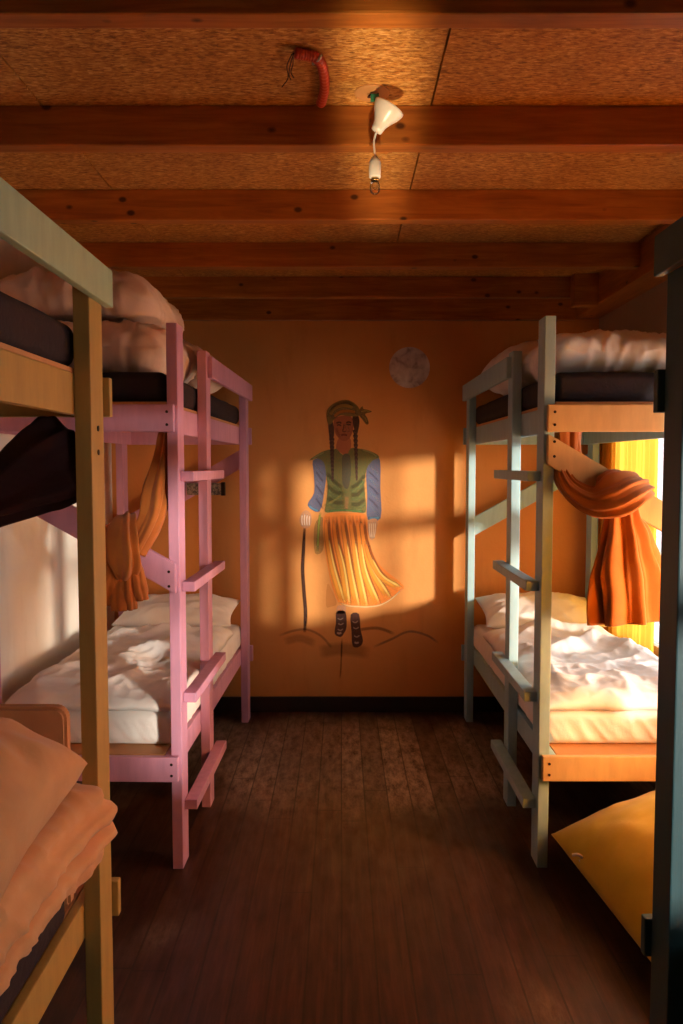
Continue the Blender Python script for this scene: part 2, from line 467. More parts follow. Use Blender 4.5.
# ------------------------------------------------------------------ BUNK BEDS
PW, PD = .045, .110
def bunk(s, xa, xw, y0, y1, mat, label, near_low, shelf=None, screws=True, top=2.275, gz=0.0, near_mat=None, guard_mat=None):
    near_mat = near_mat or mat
    """s=+1: wall on the +x side. xa aisle face, xw wall-side face of the posts"""
    t = thing('bunk_bed', ((xa + xw) / 2, (y0 + y1) / 2, 0), label, 'bunk bed', 'painted wooden bunk beds')
    X = lambda d: xa + s * d                      # distance from the aisle face
    Wd = abs(xw - xa)
    def b(nm, *a, **k): return obj(nm, B(*a, **k), mat, t)
    ylad = y0 + .60
    b('post', X(0), X(PW), y0, y0 + PD, 0, top)
    b('ladder_upright', X(0), X(PW), ylad, ylad + .10, 0, 2.25)
    b('post', X(0), X(PW), y1 - PD, y1, 0, 2.185)
    b('post', X(Wd - PW), X(Wd), y0, y0 + PD, 0, 1.95)
    b('post', X(Wd - PW), X(Wd), y1 - PD, y1, 0, 1.95)
    for z in (.285, .745, 1.215, 1.675): b('ladder_rung', X(-.055), X(-.001), y0 + .035, ylad + .16, z - .042, z)
    ends = []
    for z0, z1 in ((.385, .49), (1.835, 1.945)):
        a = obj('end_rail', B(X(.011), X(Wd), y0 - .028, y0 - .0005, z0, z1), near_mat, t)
        c = b('end_rail', X(-.018), X(Wd), y1 + .0005, y1 + .028, z0, z1)
        ends += [a]
        b('side_rail', X(PW + .0005), X(PW + .028), y0 + .001, y1 - .001, z0, z1)
        b('side_rail', X(Wd - PW - .028), X(Wd - PW - .0005), y0 + .001, y1 - .001, z0, z1)
        if screws:
            for zz in (z0 + .028, z1 - .03):
                bm = bmesh.new(); lathe(bm, [(.0, -.002), (.006, -.002), (.006, .0)], (X(.038), y0 - .028, zz), (0, 1, 0), 10); obj('screw', bm, M['screw'], a)
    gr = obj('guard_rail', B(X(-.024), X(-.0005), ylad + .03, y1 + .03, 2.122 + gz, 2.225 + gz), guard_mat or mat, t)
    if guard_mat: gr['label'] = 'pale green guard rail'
    for z, q in ((.4775, .030), (1.9455, .003)):
        obj('bed_board', B(X(PW + q), X(Wd - PW - q), y0 + .004, y1 - .004, z, z + .013, bev=.002), M['ply'], t)
    # diagonal braces across both ends
    def brace(low_at_aisle, ya, yb, za):
        w = .062; g = .56 if low_at_aisle else -.58
        x0, x1 = X(.012), X(Wd - .01); dz = g * abs(x1 - x0)
        pts = [(x0, za - w), (x1, za + dz - w), (x1, za + dz + w), (x0, za + w)]
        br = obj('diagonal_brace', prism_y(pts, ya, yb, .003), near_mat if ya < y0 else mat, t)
        return br
    for near, ya, yb in ((True, y0 - .028, y0 - .0005), (False, y1 + .0005, y1 + .028)):
        low = near_low if near else not near_low
        za = (1.235 if near else 1.265) if low else 1.765
        br = brace(low, ya, yb, za)
        if near and screws:
            for q in (-.03, .03):
                bm = bmesh.new(); lathe(bm, [(.0, -.002), (.006, -.002), (.006, .0)], (X(.038), y0 - .028, za + q), (0, 1, 0), 10); obj('screw', bm, M['screw'], br)
    return t

pk = bunk(-1, -.668, -1.52, 3.235, 5.235, M['pink'], 'pink painted wooden bunk bed with ladder against white wall, by the mural', True)
pk.rotation_euler.z = R(-1.5); pk.location.x += .028    # stands a little askew to the wall
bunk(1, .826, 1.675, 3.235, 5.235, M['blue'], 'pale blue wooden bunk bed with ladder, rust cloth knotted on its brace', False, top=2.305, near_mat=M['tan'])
nl = bunk(-1, -.668, -1.52, .22, 2.225, M['green'], 'pale green wooden bunk bed toned by warm light, with dark cloth on its brace', True, gz=.02, guard_mat=M['mint'])
nr = bunk(1, .828, 1.67, .03, 2.035, M['teal'], 'dark teal wooden bunk bed post at the edge, beside yellow floor cushion', False, gz=.062)
# screws in the near post's end block
for z in (1.735, 1.80):
    bm = bmesh.new(); lathe(bm, [(0, 0), (.008, 0), (.008, .003), (0, .004)], (-.6685, 2.17, z), (1, 0, 0), 10); obj('screw', bm, M['screw'], nl)

# ------------------------------------------------------------------ MATTRESSES
def mattress(name, x0, x1, y0, y1, z0, z1, mat, label, wr=.0, seed=0, group=None):
    cx, cy, cz = (x0 + x1) / 2, (y0 + y1) / 2, (z0 + z1) / 2
    hx, hy, hz = abs(x1 - x0) / 2, (y1 - y0) / 2, (z1 - z0) / 2
    def d(q, n):
        w = 0
        side = 1 - abs(n.z)
        if wr:
            a = q.x if abs(n.y) > abs(n.x) else q.y
            w = wr * side * (ridged(a * 14 + q.z * 9 + seed, q.z * 3, seed) - .5) * (1.2 - (q.z + hz) / (2 * hz))
            w += wr * .4 * nz(q.x * 6, q.y * 6, seed)
        else: w = .004 * nz(q.x * 5, q.y * 5, seed)
        if q.z < -hz + .02: w = min(w, 0) * side
        return q + n * w
    o = obj(name, rbox((cx, cy, cz), (hx, hy, hz), .04, (70, 90, 8), d), mat, None, True, origin=(cx, cy, z0))
    return tag(o, label, 'mattress', group)
zl, zu = .492, 1.961
mattress('mattress', -.716, -1.462, 3.33, 5.21, zl, .645, M['sheet'], 'sheet-covered mattress on the lower bunk of the pink bed', .012, 1)
mattress('mattress', .874, 1.622, 3.33, 5.21, zl, .645, M['sheet'], 'sheet-covered mattress on the lower bunk of the pale blue bed', .014, 2)
mattress('mattress', -.722, -1.462, 3.27, 5.21, zu, 2.085, M['purple'], 'dark purple mattress on the upper bunk of the pink bed', 0, 3)
mattress('mattress', .876, 1.622, 3.27, 5.21, zu, 2.085, M['purple'], 'dark purple mattress on the upper bunk of the pale blue bed', 0, 4)
mattress('mattress', -.722, -1.462, .26, 2.19, zu, 2.085, M['purple'], 'bare dark mattress on the upper bunk of the warm-toned green bed', 0, 5)
mattress('mattress', -.722, -1.462, .26, 2.02, zl, .655, M['purple'], 'dark mattress under the folded peach duvet', 0, 6)

# ------------------------------------------------------------------ BEDDING
def duvet(x0, x1, y0, y1, zb, T, ridges, label, seed, mat, amp=.02, drop=None, nx=90, ny=130):
    """rumpled cover lying on a mattress, edges rounded, folds pushed up along 'ridges'"""
    bm = bmesh.new(); g = {}
    cx, cy, hx, hy = (x0 + x1) / 2, (y0 + y1) / 2, (x1 - x0) / 2, (y1 - y0) / 2
    for s in (1, 0):
        for i in range(nx + 1):
            for j in range(ny + 1):
                edge = i in (0, nx) or j in (0, ny)
                if edge and s == 0: g[s, i, j] = g[1, i, j]; continue
                uu, vv = 2 * i / nx - 1, 2 * j / ny - 1
                u = .5 * uu + .5 * math.sin(uu * math.pi / 2); v = .5 * vv + .5 * math.sin(vv * math.pi / 2)
                wob = .018 * nz(u * 3 + seed, v * 3, 5)
                x = cx + u * hx + wob * abs(u) ** 3 * (1 if u > 0 else -1) * 1.3; y = cy + v * hy + wob * abs(v) ** 6
                e = (max(0, 1 - abs(u) ** 7) * max(0, 1 - abs(v) ** 9)) ** .42
                t = T * e
                wx, wy = x + .05 * nz(x * 3, y * 3, seed), y + .05 * nz(x * 3 + 9, y * 3, seed)
                w = amp * (1.1 * ridged(wx * 4.0 + seed, wy * 2.2, 1) + .7 * ridged(wx * 3 - wy * 6, wy * 5 + wx * 3, seed + 2) - .9)
                w += amp * .35 * (ridged(wx * 15, wy * 11, seed) - .5) + amp * .8 * nz(x * 2, y * 2, seed)
                for (ax, ay, bx, by, wd, ht) in ridges:
                    px, py = x - ax, y - ay; dx, dy = bx - ax, by - ay; L2 = dx * dx + dy * dy
                    q = max(0, min(1, (px * dx + py * dy) / L2)); d = math.hypot(px - q * dx, py - q * dy)
                    w += ht * math.exp(-(d / wd) ** 1.5) * (.55 + .45 * math.sin(math.pi * (q * .8 + .1)))
                z = zb + (t + w * e if s else .004)
                if drop: z += drop(x, y, s)
                g[s, i, j] = bm.verts.new((x, y, z))
        for i in range(nx):
            for j in range(ny):
                f = [g[s, i, j], g[s, i + 1, j], g[s, i + 1, j + 1], g[s, i, j + 1]]
                bm.faces.new(f if s else f[::-1])
    o = obj('duvet', bm, mat, None, True, origin=(cx, cy, zb))
    return tag(o, label, 'duvet')

duvet(.868, 1.62, 3.325, 4.80, .648, .085, [(1.38, 4.25, 1.05, 4.05, .05, .05), (1.38, 4.25, 1.62, 3.9, .07, .05), (1.1, 4.6, 1.5, 4.5, .05, .05), (.95, 4.3, 1.2, 4.6, .05, .04)],
      'rumpled white duvet on the lower bunk of the pale blue bed', 3, M['sheet'], .022)
duvet(-1.47, -.715, 3.325, 4.85, .648, .08, [(-1.3, 4.4, -.95, 4.55, .06, .05), (-1.1, 4.0, -.8, 4.3, .05, .045), (-.95, 4.5, -.8, 3.8, .04, .035), (-1.4, 3.7, -1.1, 3.9, .07, .03)],
      'rumpled white duvet on the lower bunk of the pink bed', 8, M['sheet'], .022)
p = tag(obj('pillow', pillow((1.255, 4.985, .765), .74, .44, .20, (R(14), 0, 0), 4), M['sheet'], None, True, origin=(1.255, 4.98, .66)), 'white pillow at the head of the lower bunk, pale blue bed', 'pillow')
p = tag(obj('pillow', pillow((-1.09, 4.99, .76), .74, .42, .19, (R(12), 0, 0), 14), M['sheet'], None, True, origin=(-1.09, 4.99, .66)), 'white pillow at the head of the lower bunk, pink bed', 'pillow')

def fold_stack(c, h, layers, label, seed, mat, r=.06, wr=.012, groove=.03, tilt=0.0, rotz=0.0, warp=None, name='folded_duvet', cat='duvet'):
    def d(q, n):
        side = 1 - abs(n.z) ** 2
        zn = (q.z + h[2]) / (2 * h[2]) + .05 * nz(q.x * 3, q.y * 3, seed) + tilt * q.x
        a = zn * layers; dist = abs(a - round(a)) / layers * 2 * h[2]
        gv = -groove * math.exp(-(dist / .013) ** 1.4) * side if .35 < a < layers - .35 else 0
        bul = .02 * abs(math.sin(math.pi * a)) ** .5 * side
        w = wr * (ridged(q.x * 6 + seed, q.y * 6 + q.z * 5, seed) + .9 * ridged(q.x * 13, q.y * 13 + q.z * 12, seed + 4) - 1.0) + wr * .8 * nz(q.x * 4, q.y * 4, q.z * 6 + seed)
        q = q + n * (w + bul + gv)
        if warp: q = warp(q)
        q.z = max(q.z, -h[2])          # lies flat on what carries it
        return q
    bm = rbox(c, h, min(r, h[2] * .95), (50, 70, 22), d, Matrix.Rotation(rotz, 3, 'Z') if rotz else None)
    return tag(obj(name, bm, mat, None, True, origin=(c[0], c[1], c[2] - h[2])), label, cat)

# pink bed, upper bunk: a fat folded duvet with another one on top
zt = 2.087
fold_stack((-1.125, 3.80, zt + .121), (.34, .34, .118), 1, 'fat folded cream duvet lying directly on the dark upper mattress, pink bed', 2, M['cream'], .115, .026, .0)
fold_stack((-1.215, 3.86, zt + .378), (.345, .34, .100), 1, 'folded cream duvet topmost of the stack on the pink upper bunk', 9, M['cream'], .105, .028, .0,
           warp=lambda q: Vector((q.x, q.y, q.z - .05 * max(0, (q.x - .1) / .25) ** 2)))
tag(obj('pillow', pillow((-.985, 4.50, zt + .172), .50, .62, .30, (0, R(16), 0), 21, power=.4), M['cream'], None, True, origin=(-.9, 4.42, zt)), 'cream pillow drooping behind the folded duvets on the pink upper bunk', 'pillow')
# pale blue bed, upper bunk
fold_stack((1.27, 3.70, zt + .093), (.365, .32, .09), 1, 'low folded white duvet on the upper bunk of the pale blue bed', 5, M['sheet'], .085, .02, .0)
tag(obj('pillow', pillow((1.10, 4.50, zt + .155), .50, .66, .30, (0, R(-6), R(4)), 27, power=.4), M['sheet'], None, True, origin=(1.07, 4.52, zt)), 'white pillow drooping over the dark mattress behind the blue ladder', 'pillow')
# warm-toned green bed, lower bunk
def nl_warp(q):
    f = max(0, (q.y - .05) / .35)
    return Vector((q.x + .05 * f, q.y, q.z))
fold_stack((-.97, 1.66, .66 + .118), (.34, .38, .115), 4, 'peach duvet folded in layers on the near lower bunk, overhanging the warm-toned post', 6, M['peach'], .10, .012, .016, warp=nl_warp)
tag(obj('pillow', pillow((-.93, 1.44, 1.05), .74, .62, .31, (R(3), R(8), R(4)), 31, wr=.018, power=.42), M['peach'], None, True, origin=(-.98, 1.45, .9)), 'peach pillow on top of the layered folded duvet', 'pillow')
# upright padded board at the head of that bunk
pts = [(-1.46, .505), (-.735, .505)]
for a in range(0, 91, 15): pts.append((-.735 - .035 + .035 * math.cos(R(a)), 1.055 - .035 + .035 * math.sin(R(a))))
for a in range(90, 181, 15): pts.append((-1.46 + .035 + .035 * math.cos(R(a)), 1.055 - .035 + .035 * math.sin(R(a))))
obj('headboard', prism_y(pts, 2.065, 2.105, .008), M['peach'], nl)['label'] = 'upright peach headboard with rounded corner'
# yellow cushion on the floor
E = pillow((1.355, 2.705, .208), .80, 1.16, .41, (R(5.0), R(-15), R(8)), 41, wr=.006, pinch=.02, power=.62)
fc = obj('floor_cushion', E, M['yellow'], None, True, origin=(1.31, 2.86, 0)); tag(fc, 'large yellow cushion lying on the floorboards below the rust cloth', 'cushion')
tb = bmesh.new(); pz = P(580, 858, 2.98); tube(tb, [pz + Vector((-.03, .0, .012)), pz + Vector((-.01, -.01, .018)), pz + Vector((.012, -.012, .0)), pz + Vector((.0, 0, -.012))], .006, 8)
obj('zip_tag', tb, M['tag'], fc, True)['label'] = 'small white tag on the cushion seam'

for o in list(C.objects):           # the bedding lies square on the askew bed
    if o.parent is None and o.type == 'MESH' and 'pink' in o.get('label', '') and o.get('category') in ('mattress', 'duvet', 'pillow') and 'bar' not in o['label']:
        o.rotation_euler.z = R(-1.5); o.location.x += .028 + .026 * (o.location.y - 4.235)
# ------------------------------------------------------------------ TIED CLOTHS
def P3(u, v, Y, a, b): 
    p = P(u, v, Y); return (p.x, p.y, p.z, a, b)
# right: rust cloth
t = thing('tied_curtain', P(620, 500, 3.16), 'rust cloth curtain knotted around the brace of the pale blue bed', 'curtain', 'tied bunk curtains')
bm = bmesh.new(); cloth_bundle(bm, [P3(568, 428, 3.28, .055, .03), P3(567, 455, 3.28, .05, .03), P3(570, 482, 3.26, .045, .035), P3(590, 500, 3.24, .04, .03)], pleats=5, amp=.3, seed=1)
obj('hanging_strand', bm, M['rust'], t, True)
bm = bmesh.new(); cloth_bundle(bm, [P3(559, 466, 3.25, .02, .03), P3(571, 488, 3.20, .04, .032), P3(592, 500, 3.15, .062, .036), P3(610, 496, 3.125, .098, .042), P3(626, 487, 3.135, .094, .042), P3(637, 484, 3.19, .07, .035), P3(632, 488, 3.26, .05, .03)],
                               pleats=9, amp=.15, seed=4, twist=.6, steps=80, n=110, up0=(0, -1, 0), sharp=.6)
obj('knot_wrap', bm, M['rust'], t, True)
bm = bmesh.new(); cloth_bundle(bm, [P3(622, 500, 3.20, .045, .035), P3(622, 520, 3.165, .065, .04), P3(625, 545, 3.16, .095, .045), P3(627, 580, 3.16, .128, .05), P3(628.5, 622, 3.16, .148, .055)],
                               pleats=8, amp=.34, seed=8, steps=70, n=140, sharp=.8)
obj('cloth_tail', bm, M['rust'], t, True)
# left: ochre cloth
t = thing('tied_curtain', P(130, 550, 3.16), 'ochre cloth curtain knotted around the brace of the pink bed', 'curtain', 'tied bunk curtains')
bm = bmesh.new(); cloth_bundle(bm, [P3(165, 433, 3.30, .022, .02), P3(163, 455, 3.28, .034, .025), P3(156, 490, 3.26, .052, .035), P3(150, 520, 3.22, .045, .035), P3(134, 552, 3.19, .04, .03)], pleats=5, amp=.28, seed=2, sharp=.8)
obj('hanging_strand', bm, M['ochre'], t, True)
bm = bmesh.new(); cloth_bundle(bm, [P3(121, 520, 3.22, .05, .02), P3(120, 525, 3.17, .066, .03), P3(119, 540, 3.14, .078, .042), P3(121, 556, 3.13, .078, .045), P3(124, 568, 3.14, .064, .045), P3(125, 577, 3.15, .04, .035)],
                               pleats=7, amp=.2, seed=5, steps=60, twist=1.0, sharp=.7)
obj('knot_wrap', bm, M['ochre'], t, True)
tails = [((124, 562), (119, 585), (120, 610), .036), ((130, 562), (128, 588), (130, 609), .026), ((134, 560), (138, 582), (141, 600), .03), ((112, 562), (108, 582), (107, 604), .034)]
bm = bmesh.new()
for q, (a, b, c, w) in enumerate(tails):
    cloth_bundle(bm, [P3(*a, 3.15 - .01 * (q % 2), w * .7, w * .6), P3(*b, 3.145 - .012 * (q % 2), w, w * .8), P3(*c, 3.15, w * 1.0, w * .7)], n=40, steps=26, pleats=4, amp=.2, seed=q + 11)
obj('cloth_tail', bm, M['ochre'], t, True)
# near left: dark cloth
bm = bmesh.new()
cloth_bundle(bm, [P3(-80, 520, 2.24, .05, .05), P3(-30, 505, 2.22, .075, .06), P3(8, 494, 2.20, .076, .06), P3(38, 474, 2.19, .10, .07), P3(62, 458, 2.175, .11, .065), P3(76, 452, 2.215, .10, .03), P3(82, 449, 2.24, .07, .01)],
             pleats=7, amp=.24, seed=7, steps=80, n=100, sharp=.7, twist=2.6)
tag(obj('tied_curtain', bm, M['maroon'], None, True, origin=P(40, 470, 2.2)), 'dark maroon cloth wrapped around the brace of the warm-toned green bed', 'curtain', 'tied bunk curtains')

# ------------------------------------------------------------------ WINDOW CURTAIN
def wavy(y0, y1, z0, z1, x, mat, label, waves, seed, rod=1.48):
    bm = bmesh.new(); ny, nz_ = 160, 30; g = {}
    for i in range(ny + 1):
        for j in range(nz_ + 1):
            y = y0 + (y1 - y0) * i / ny; f = j / nz_; z = z0 + (z1 - z0) * f
            ph = 2 * math.pi * waves * (i / ny) + .8 * nz(i / ny * 6, f * 1.2, seed)
            g[i, j] = bm.verts.new((x + .014 * math.sin(ph) + .005 * math.sin(ph * 2.3 + 1), y, z))
    for i in range(ny):
        for j in range(nz_): bm.faces.new([g[i, j], g[i + 1, j], g[i + 1, j + 1], g[i, j + 1]])
    r = thing('window_curtain', (x, (y0 + y1) / 2, z0), label, 'curtain')
    obj('curtain_panel', bm, mat, r, True)
    bm = bmesh.new(); tube(bm, [(x, y0 - rod, z1 - .02), (x, (y0 + y1) / 2, z1 - .02), (x, y1 + .02, z1 - .02)], .007, 10); obj('curtain_rod', bm, M['rod'], r, True)
    return r
wavy(4.27, 5.30, .50, 2.16, 1.703, M['curtain'], 'glowing yellow curtain hanging at the window behind the pale blue bed', 12, 3)
wavy(2.08, 2.74, .50, 2.16, 1.703, M['curtain'], 'unseen yellow window curtain between the pale blue and the dark teal beds', 8, 9, .02)  # out of view, put in to cut skylight and warm the light

# ------------------------------------------------------------------ CEILING LAMP
cp = P(380, 96, 2.53)
t = thing('pendant_lamp', (cp.x, cp.y, ZC), 'bare bulb on short white cord under tilted white ceiling cup', 'ceiling lamp')
plate = P(372, 90, 2.53)
bm = bmesh.new(); lathe(bm, [(0, 0), (.055, 0), (.055, -.004), (.05, -.006), (0, -.006)], (plate.x, plate.y, ZC), (0, 0, 1), 36); obj('ceiling_patch', bm, M['ply'], t)
bm = bmesh.new(); q = P(375, 97, 2.515); box(bm, q.x - .014, q.x + .012, q.y - .01, q.y + .01, q.z - .012, q.z + .006, bev=.003); obj('wire_terminal', bm, M['copper'], t)
bm = bmesh.new(); tube(bm, [(plate.x, plate.y, ZC - .003), P(368, 97, 2.52), q + Vector((-.01, 0, 0))], .0025, 8)
tube(bm, [(plate.x + .02, plate.y, ZC - .003), P(378, 95, 2.51), P(381, 106, 2.5)], .0025, 8); obj('supply_wire', bm, M['darkwire'], t, True)
# tilted bell cup: narrow neck lower left, wide rim upper right
neck = P(376, 132, 2.50); rim = P(388, 112, 2.51); ax = (rim - neck).normalized(); ax = Vector((ax.x * 1.0, -.12, ax.z)).normalized(); Ln = .082
prof = [(.010, 0), (.017, .002), (.019, .014), (.022, .026), (.030, .042), (.040, .056), (.046, .068), (.049, Ln - .004), (.0495, Ln), (.047, Ln), (.044, .068), (.037, .055), (.026, .04), (.016, .02), (.004, .012)]
bm = bmesh.new(); lathe(bm, prof, neck, ax, 40); obj('ceiling_cup', bm, M['whiteplastic'], t, True)
sock = P(375, 158, 2.50)
bm = bmesh.new(); tube(bm, [neck + Vector((0, 0, -.002)), P(374, 142, 2.5), sock + Vector((0, 0, .004))], .0032, 8); obj('lamp_cord', bm, M['whiteplastic'], t, True)
bm = bmesh.new(); lathe(bm, [(.004, .006), (.008, .004), (.016, -.008), (.0185, -.016), (.0185, -.058), (.016, -.060), (.0, -.060)], sock, (0, 0, 1), 28); so = obj('lamp_socket', bm, M['whiteplastic'], t, True)
bm = bmesh.new(); lathe(bm, [(.0, -.0605), (.012, -.0605), (.013, -.066), (.012, -.07), (0, -.07)], sock, (0, 0, 1), 20); obj('bulb_cap', bm, M['brass'], t, True)
bm = bmesh.new(); lathe(bm, [(.011, -.070), (.0145, -.080), (.0165, -.091), (.0150, -.102), (.009, -.109), (.001, -.111)], sock, (0, 0, 1), 28); bl = obj('light_bulb', bm, M['glass'], t, True)
bm = bmesh.new(); tube(bm, [sock + Vector((-.005, 0, -.07)), sock + Vector((-.007, 0, -.088)), sock + Vector((0, .002, -.094)), sock + Vector((.007, 0, -.088)), sock + Vector((.005, 0, -.07))], .0008, 6); obj('filament', bm, M['brass'], bl, True)

# red hose on the ceiling
t = thing('corrugated_hose', P(318, 70, 2.38), 'red corrugated hose end with dangling dark wires on the ceiling boards', 'hose')
zr = ZC - .017
def cl(u, v, dz=0):      # point on a horizontal plane just under the ceiling boards
    a = (u - 341.5) / F; b = -(v - 512) / F; k_ = (zr - dz - H) / (-ST + b * CT); return Vector((a * k_, (CT + b * ST) * k_, zr - dz))
bm = bmesh.new(); tube(bm, [cl(295, 53), cl(306, 55), cl(316, 57.5), cl(322, 66), cl(324.5, 80), cl(324, 92), cl(321, 103)], .0145, 14, 100, .07); obj('hose_tube', bm, M['hose'], t, True)
bm = bmesh.new(); tube(bm, [cl(313, 64, -.01), cl(316, 62, .008), cl(320, 58, .008), cl(321, 55, -.01)], .004, 8); obj('hose_clip', bm, M['tag'], t, True)
for q, w in enumerate(([(294, 53), (291, 62), (289, 74), (291, 80)], [(293, 53), (293, 64), (291, 72), (294, 78)], [(292, 54), (287, 66), (288, 78), (282, 87)])):
    bm = bmesh.new(); tube(bm, [cl(u, v, .004 + .004 * i) for i, (u, v) in enumerate(w)], .0018, 6); obj('loose_wire', bm, M['darkwire'], t, True)

# speckled grey bar on the wall behind the pink bed's top rung
a, b_ = P(187, 495, 5.2), P(223, 483, 5.2)
bm = B(a.x, b_.x, 5.19, 5.222, a.z, b_.z, bev=.004)
kk = NT('speckled_grey'); kk.col(kk.ramp(kk.noise(kk.coords(), 60, 3, .7), [(.4, lin((60, 48, 44))), (.6, lin((150, 130, 112)))]))
bar = obj('rail_bar', bm, kk.m, None, origin=((a.x + b_.x) / 2, 5.2, a.z)); tag(bar, 'small speckled grey bar fixed to the far pink brace behind the top rung', 'bar')
bm = B(b_.x - .012, b_.x + .014, 5.186, 5.2222, a.z - .004, b_.z + .006, bev=.004); obj('bar_cap', bm, M['rod'], bar)['label'] = 'black end of the bar'

# ------------------------------------------------------------------ MURAL
YM = YB - .0008
class Paint:
    def __init__(self, layer):
        self.bm = bmesh.new(); self.cl = self.bm.loops.layers.float_color.new('Col'); self.y = YM - .0003 * layer; self.k = 0
    def pt(self, p):
        w = P(p[0], p[1], YB); return Vector((w.x, self.y - self.k * .00006, w.z))
    def poly(self, pts, rgb, alpha=1.0, smooth=True):
        if smooth:
            n = len(pts); out = []
            for i in range(n):
                p0, p1, p2, p3 = (np.array(pts[(i + d) % n], float) for d in (-1, 0, 1, 2))
                for f in (0, .33, .66):
                    out.append(.5 * ((2 * p1) + (-p0 + p2) * f + (2 * p0 - 5 * p1 + 4 * p2 - p3) * f * f + (-p0 + 3 * p1 - 3 * p2 + p3) * f ** 3))
            pts = out
        f = self.bm.faces.new([self.bm.verts.new(self.pt(p)) for p in pts])
        c = (*lin(rgb), alpha)
        for l in f.loops: l[self.cl] = c
        self.k += 1
    def stroke(self, pts, w, rgb, a=.8, soft=True, rgb2=None):
        """soft-edged pastel stroke; pts photo points, w half widths in photo px"""
        n = max(6, len(pts) * 6); ws = w if isinstance(w, (list, tuple)) else [w] * len(pts)
        sp = spline([(*p, q) for p, q in zip(pts, ws)], n); rows = []
        for i, s in enumerate(sp):
            d = sp[min(i + 1, n - 1)][:2] - sp[max(i - 1, 0)][:2]; d = d / (np.linalg.norm(d) + 1e-9); nn = np.array((-d[1], d[0]))
            rows.append([self.bm.verts.new(self.pt(s[:2] + nn * s[2] * k_)) for k_ in (-1, -.45, .45, 1)])
        for i in range(n - 1):
            ca = np.array(lin(rgb)); cb = np.array(lin(rgb2)) if rgb2 else ca
            for j in range(3):
                f = self.bm.faces.new((rows[i][j], rows[i][j + 1], rows[i + 1][j + 1], rows[i + 1][j]))
                for l, (ii, jj) in zip(f.loops, ((i, j), (i, j + 1), (i + 1, j + 1), (i + 1, j))):
                    t_ = ii / (n - 1); cc = ca * (1 - t_) + cb * t_
                    tip = min(1, min(t_, 1 - t_) * 6 + .15)
                    l[self.cl] = (*cc, a * (0 if soft and jj in (0, 3) else 1) * tip)
        self.k += 1
    def done(self, name, parent): return obj(name, self.bm, M['mural'], parent)
cA = lambda L: [(240 + x / 2.846, 380 + y / 2.846) for x, y in L]
cB = lambda L: [(290 + x / 5.69, 390 + y / 5.69) for x, y in L]
cC = lambda L: [(290 + x / 4.879, 500 + y / 4.879) for x, y in L]
mb = P(345, 640, YM)
mural = thing('wall_mural', mb, 'life-size wall painting of a woman in headscarf, green vest and orange skirt', 'mural')
g = Paint(1)
g.stroke(cA([(110, 728), (150, 714), (190, 710), (230, 728), (260, 760)]), 1.5, (140, 90, 70), .4)
g.stroke(cA([(380, 760), (430, 738), (480, 716), (530, 726), (565, 748)]), 1.5, (176, 136, 116), .5)
g.stroke(cA([(330, 712), (390, 706), (440, 722)]), 2.0, (130, 78, 56), .5)
g.stroke(cA([(125, 745), (170, 735), (215, 750)]), 5, (150, 84, 48), .3)
g.stroke(cA([(225, 775), (290, 765), (370, 775)]), 8, (140, 76, 42), .35)
g.stroke(cA([(290, 735), (288, 800), (285, 850)]), 1.0, (110, 60, 40), .5)
g.done('ground_lines', mural)
g = Paint(3)
g.poly(cC([(172, 70), (270, 64), (368, 70), (376, 140), (386, 205), (425, 300), (480, 355), (556, 420), (530, 452), (495, 480), (440, 512), (372, 520), (285, 518), (238, 500), (208, 430), (180, 300), (162, 160)]), (224, 128, 48))
g.poly(cC([(182, 410), (205, 440), (228, 505), (200, 520), (176, 516)]), (214, 140, 70), .8)
folds = [[(190, 80), (195, 180), (225, 330), (280, 512)], [(225, 80), (240, 200), (275, 340), (300, 515)], [(265, 75), (285, 200), (310, 350), (345, 518)], [(305, 75), (325, 200), (345, 330), (385, 518)],
         [(340, 75), (355, 200), (380, 350), (445, 508)], [(362, 90), (376, 200), (415, 340), (500, 478)], [(380, 200), (405, 280), (460, 370), (550, 425)]]
for i, f in enumerate(folds):
    g.stroke(cC([(x - 16, y) for x, y in f]), [2.0, 3.0, 4.4, 5.5], (226, 122, 44), .85, True, (250, 178, 60))
    g.stroke(cC(f), [1.4, 1.7, 1.6, 1.0], (128, 66, 24), .85, True, (176, 100, 36))
    g.stroke(cC([(x - 8, y) for x, y in f[1:]]), [.8, 1.4, 1.6], (255, 210, 110), .8, True, (255, 222, 120))
g.stroke(cC([(238, 500), (285, 516), (340, 520), (380, 521), (440, 512), (495, 482), (552, 428)]), 1.1, (240, 200, 140), .8)
g.done('painted_skirt', mural)
g = Paint(2)
g.poly(cC([(128, 105), (160, 85), (166, 180), (158, 250), (122, 258), (116, 160)]), (140, 122, 66), .45)
g.stroke(cC([(148, 60), (140, 130), (135, 250)]), 1.6, (150, 160, 70), .7)
g.done('painted_sash', mural)
g = Paint(4)
g.poly(cB([(130, 402), (178, 392), (206, 440), (198, 560), (168, 692), (100, 655), (138, 585), (136, 480)]), (84, 92, 116))
SLV = g; g = Paint(4)
g.poly(cB([(442, 425), (478, 385), (512, 398), (514, 560), (516, 728), (442, 736), (440, 600), (434, 490)]), (88, 98, 124))
for k_ in range(6):
    y = 425 + k_ * 38; SLV.stroke(cB([(146, y), (165, y + 26), (190, y + 62)]), 1.2, (64, 66, 96) if k_ % 2 else (116, 128, 152), .5)
for k_ in range(7):
    y = 425 + k_ * 38; g.stroke(cB([(446, y), (474, y + 24), (506, y + 60)]), 1.2, (64, 72, 104) if k_ % 2 else (120, 136, 160), .5)
SLV.stroke(cB([(104, 654), (132, 676), (166, 690)]), 1.6, (80, 132, 160), .8); g.stroke(cB([(444, 730), (480, 730), (514, 724)]), 2.0, (84, 140, 168), .8)
SLV.done('painted_sleeve', mural); g.done('painted_sleeve', mural)
g = Paint(6)
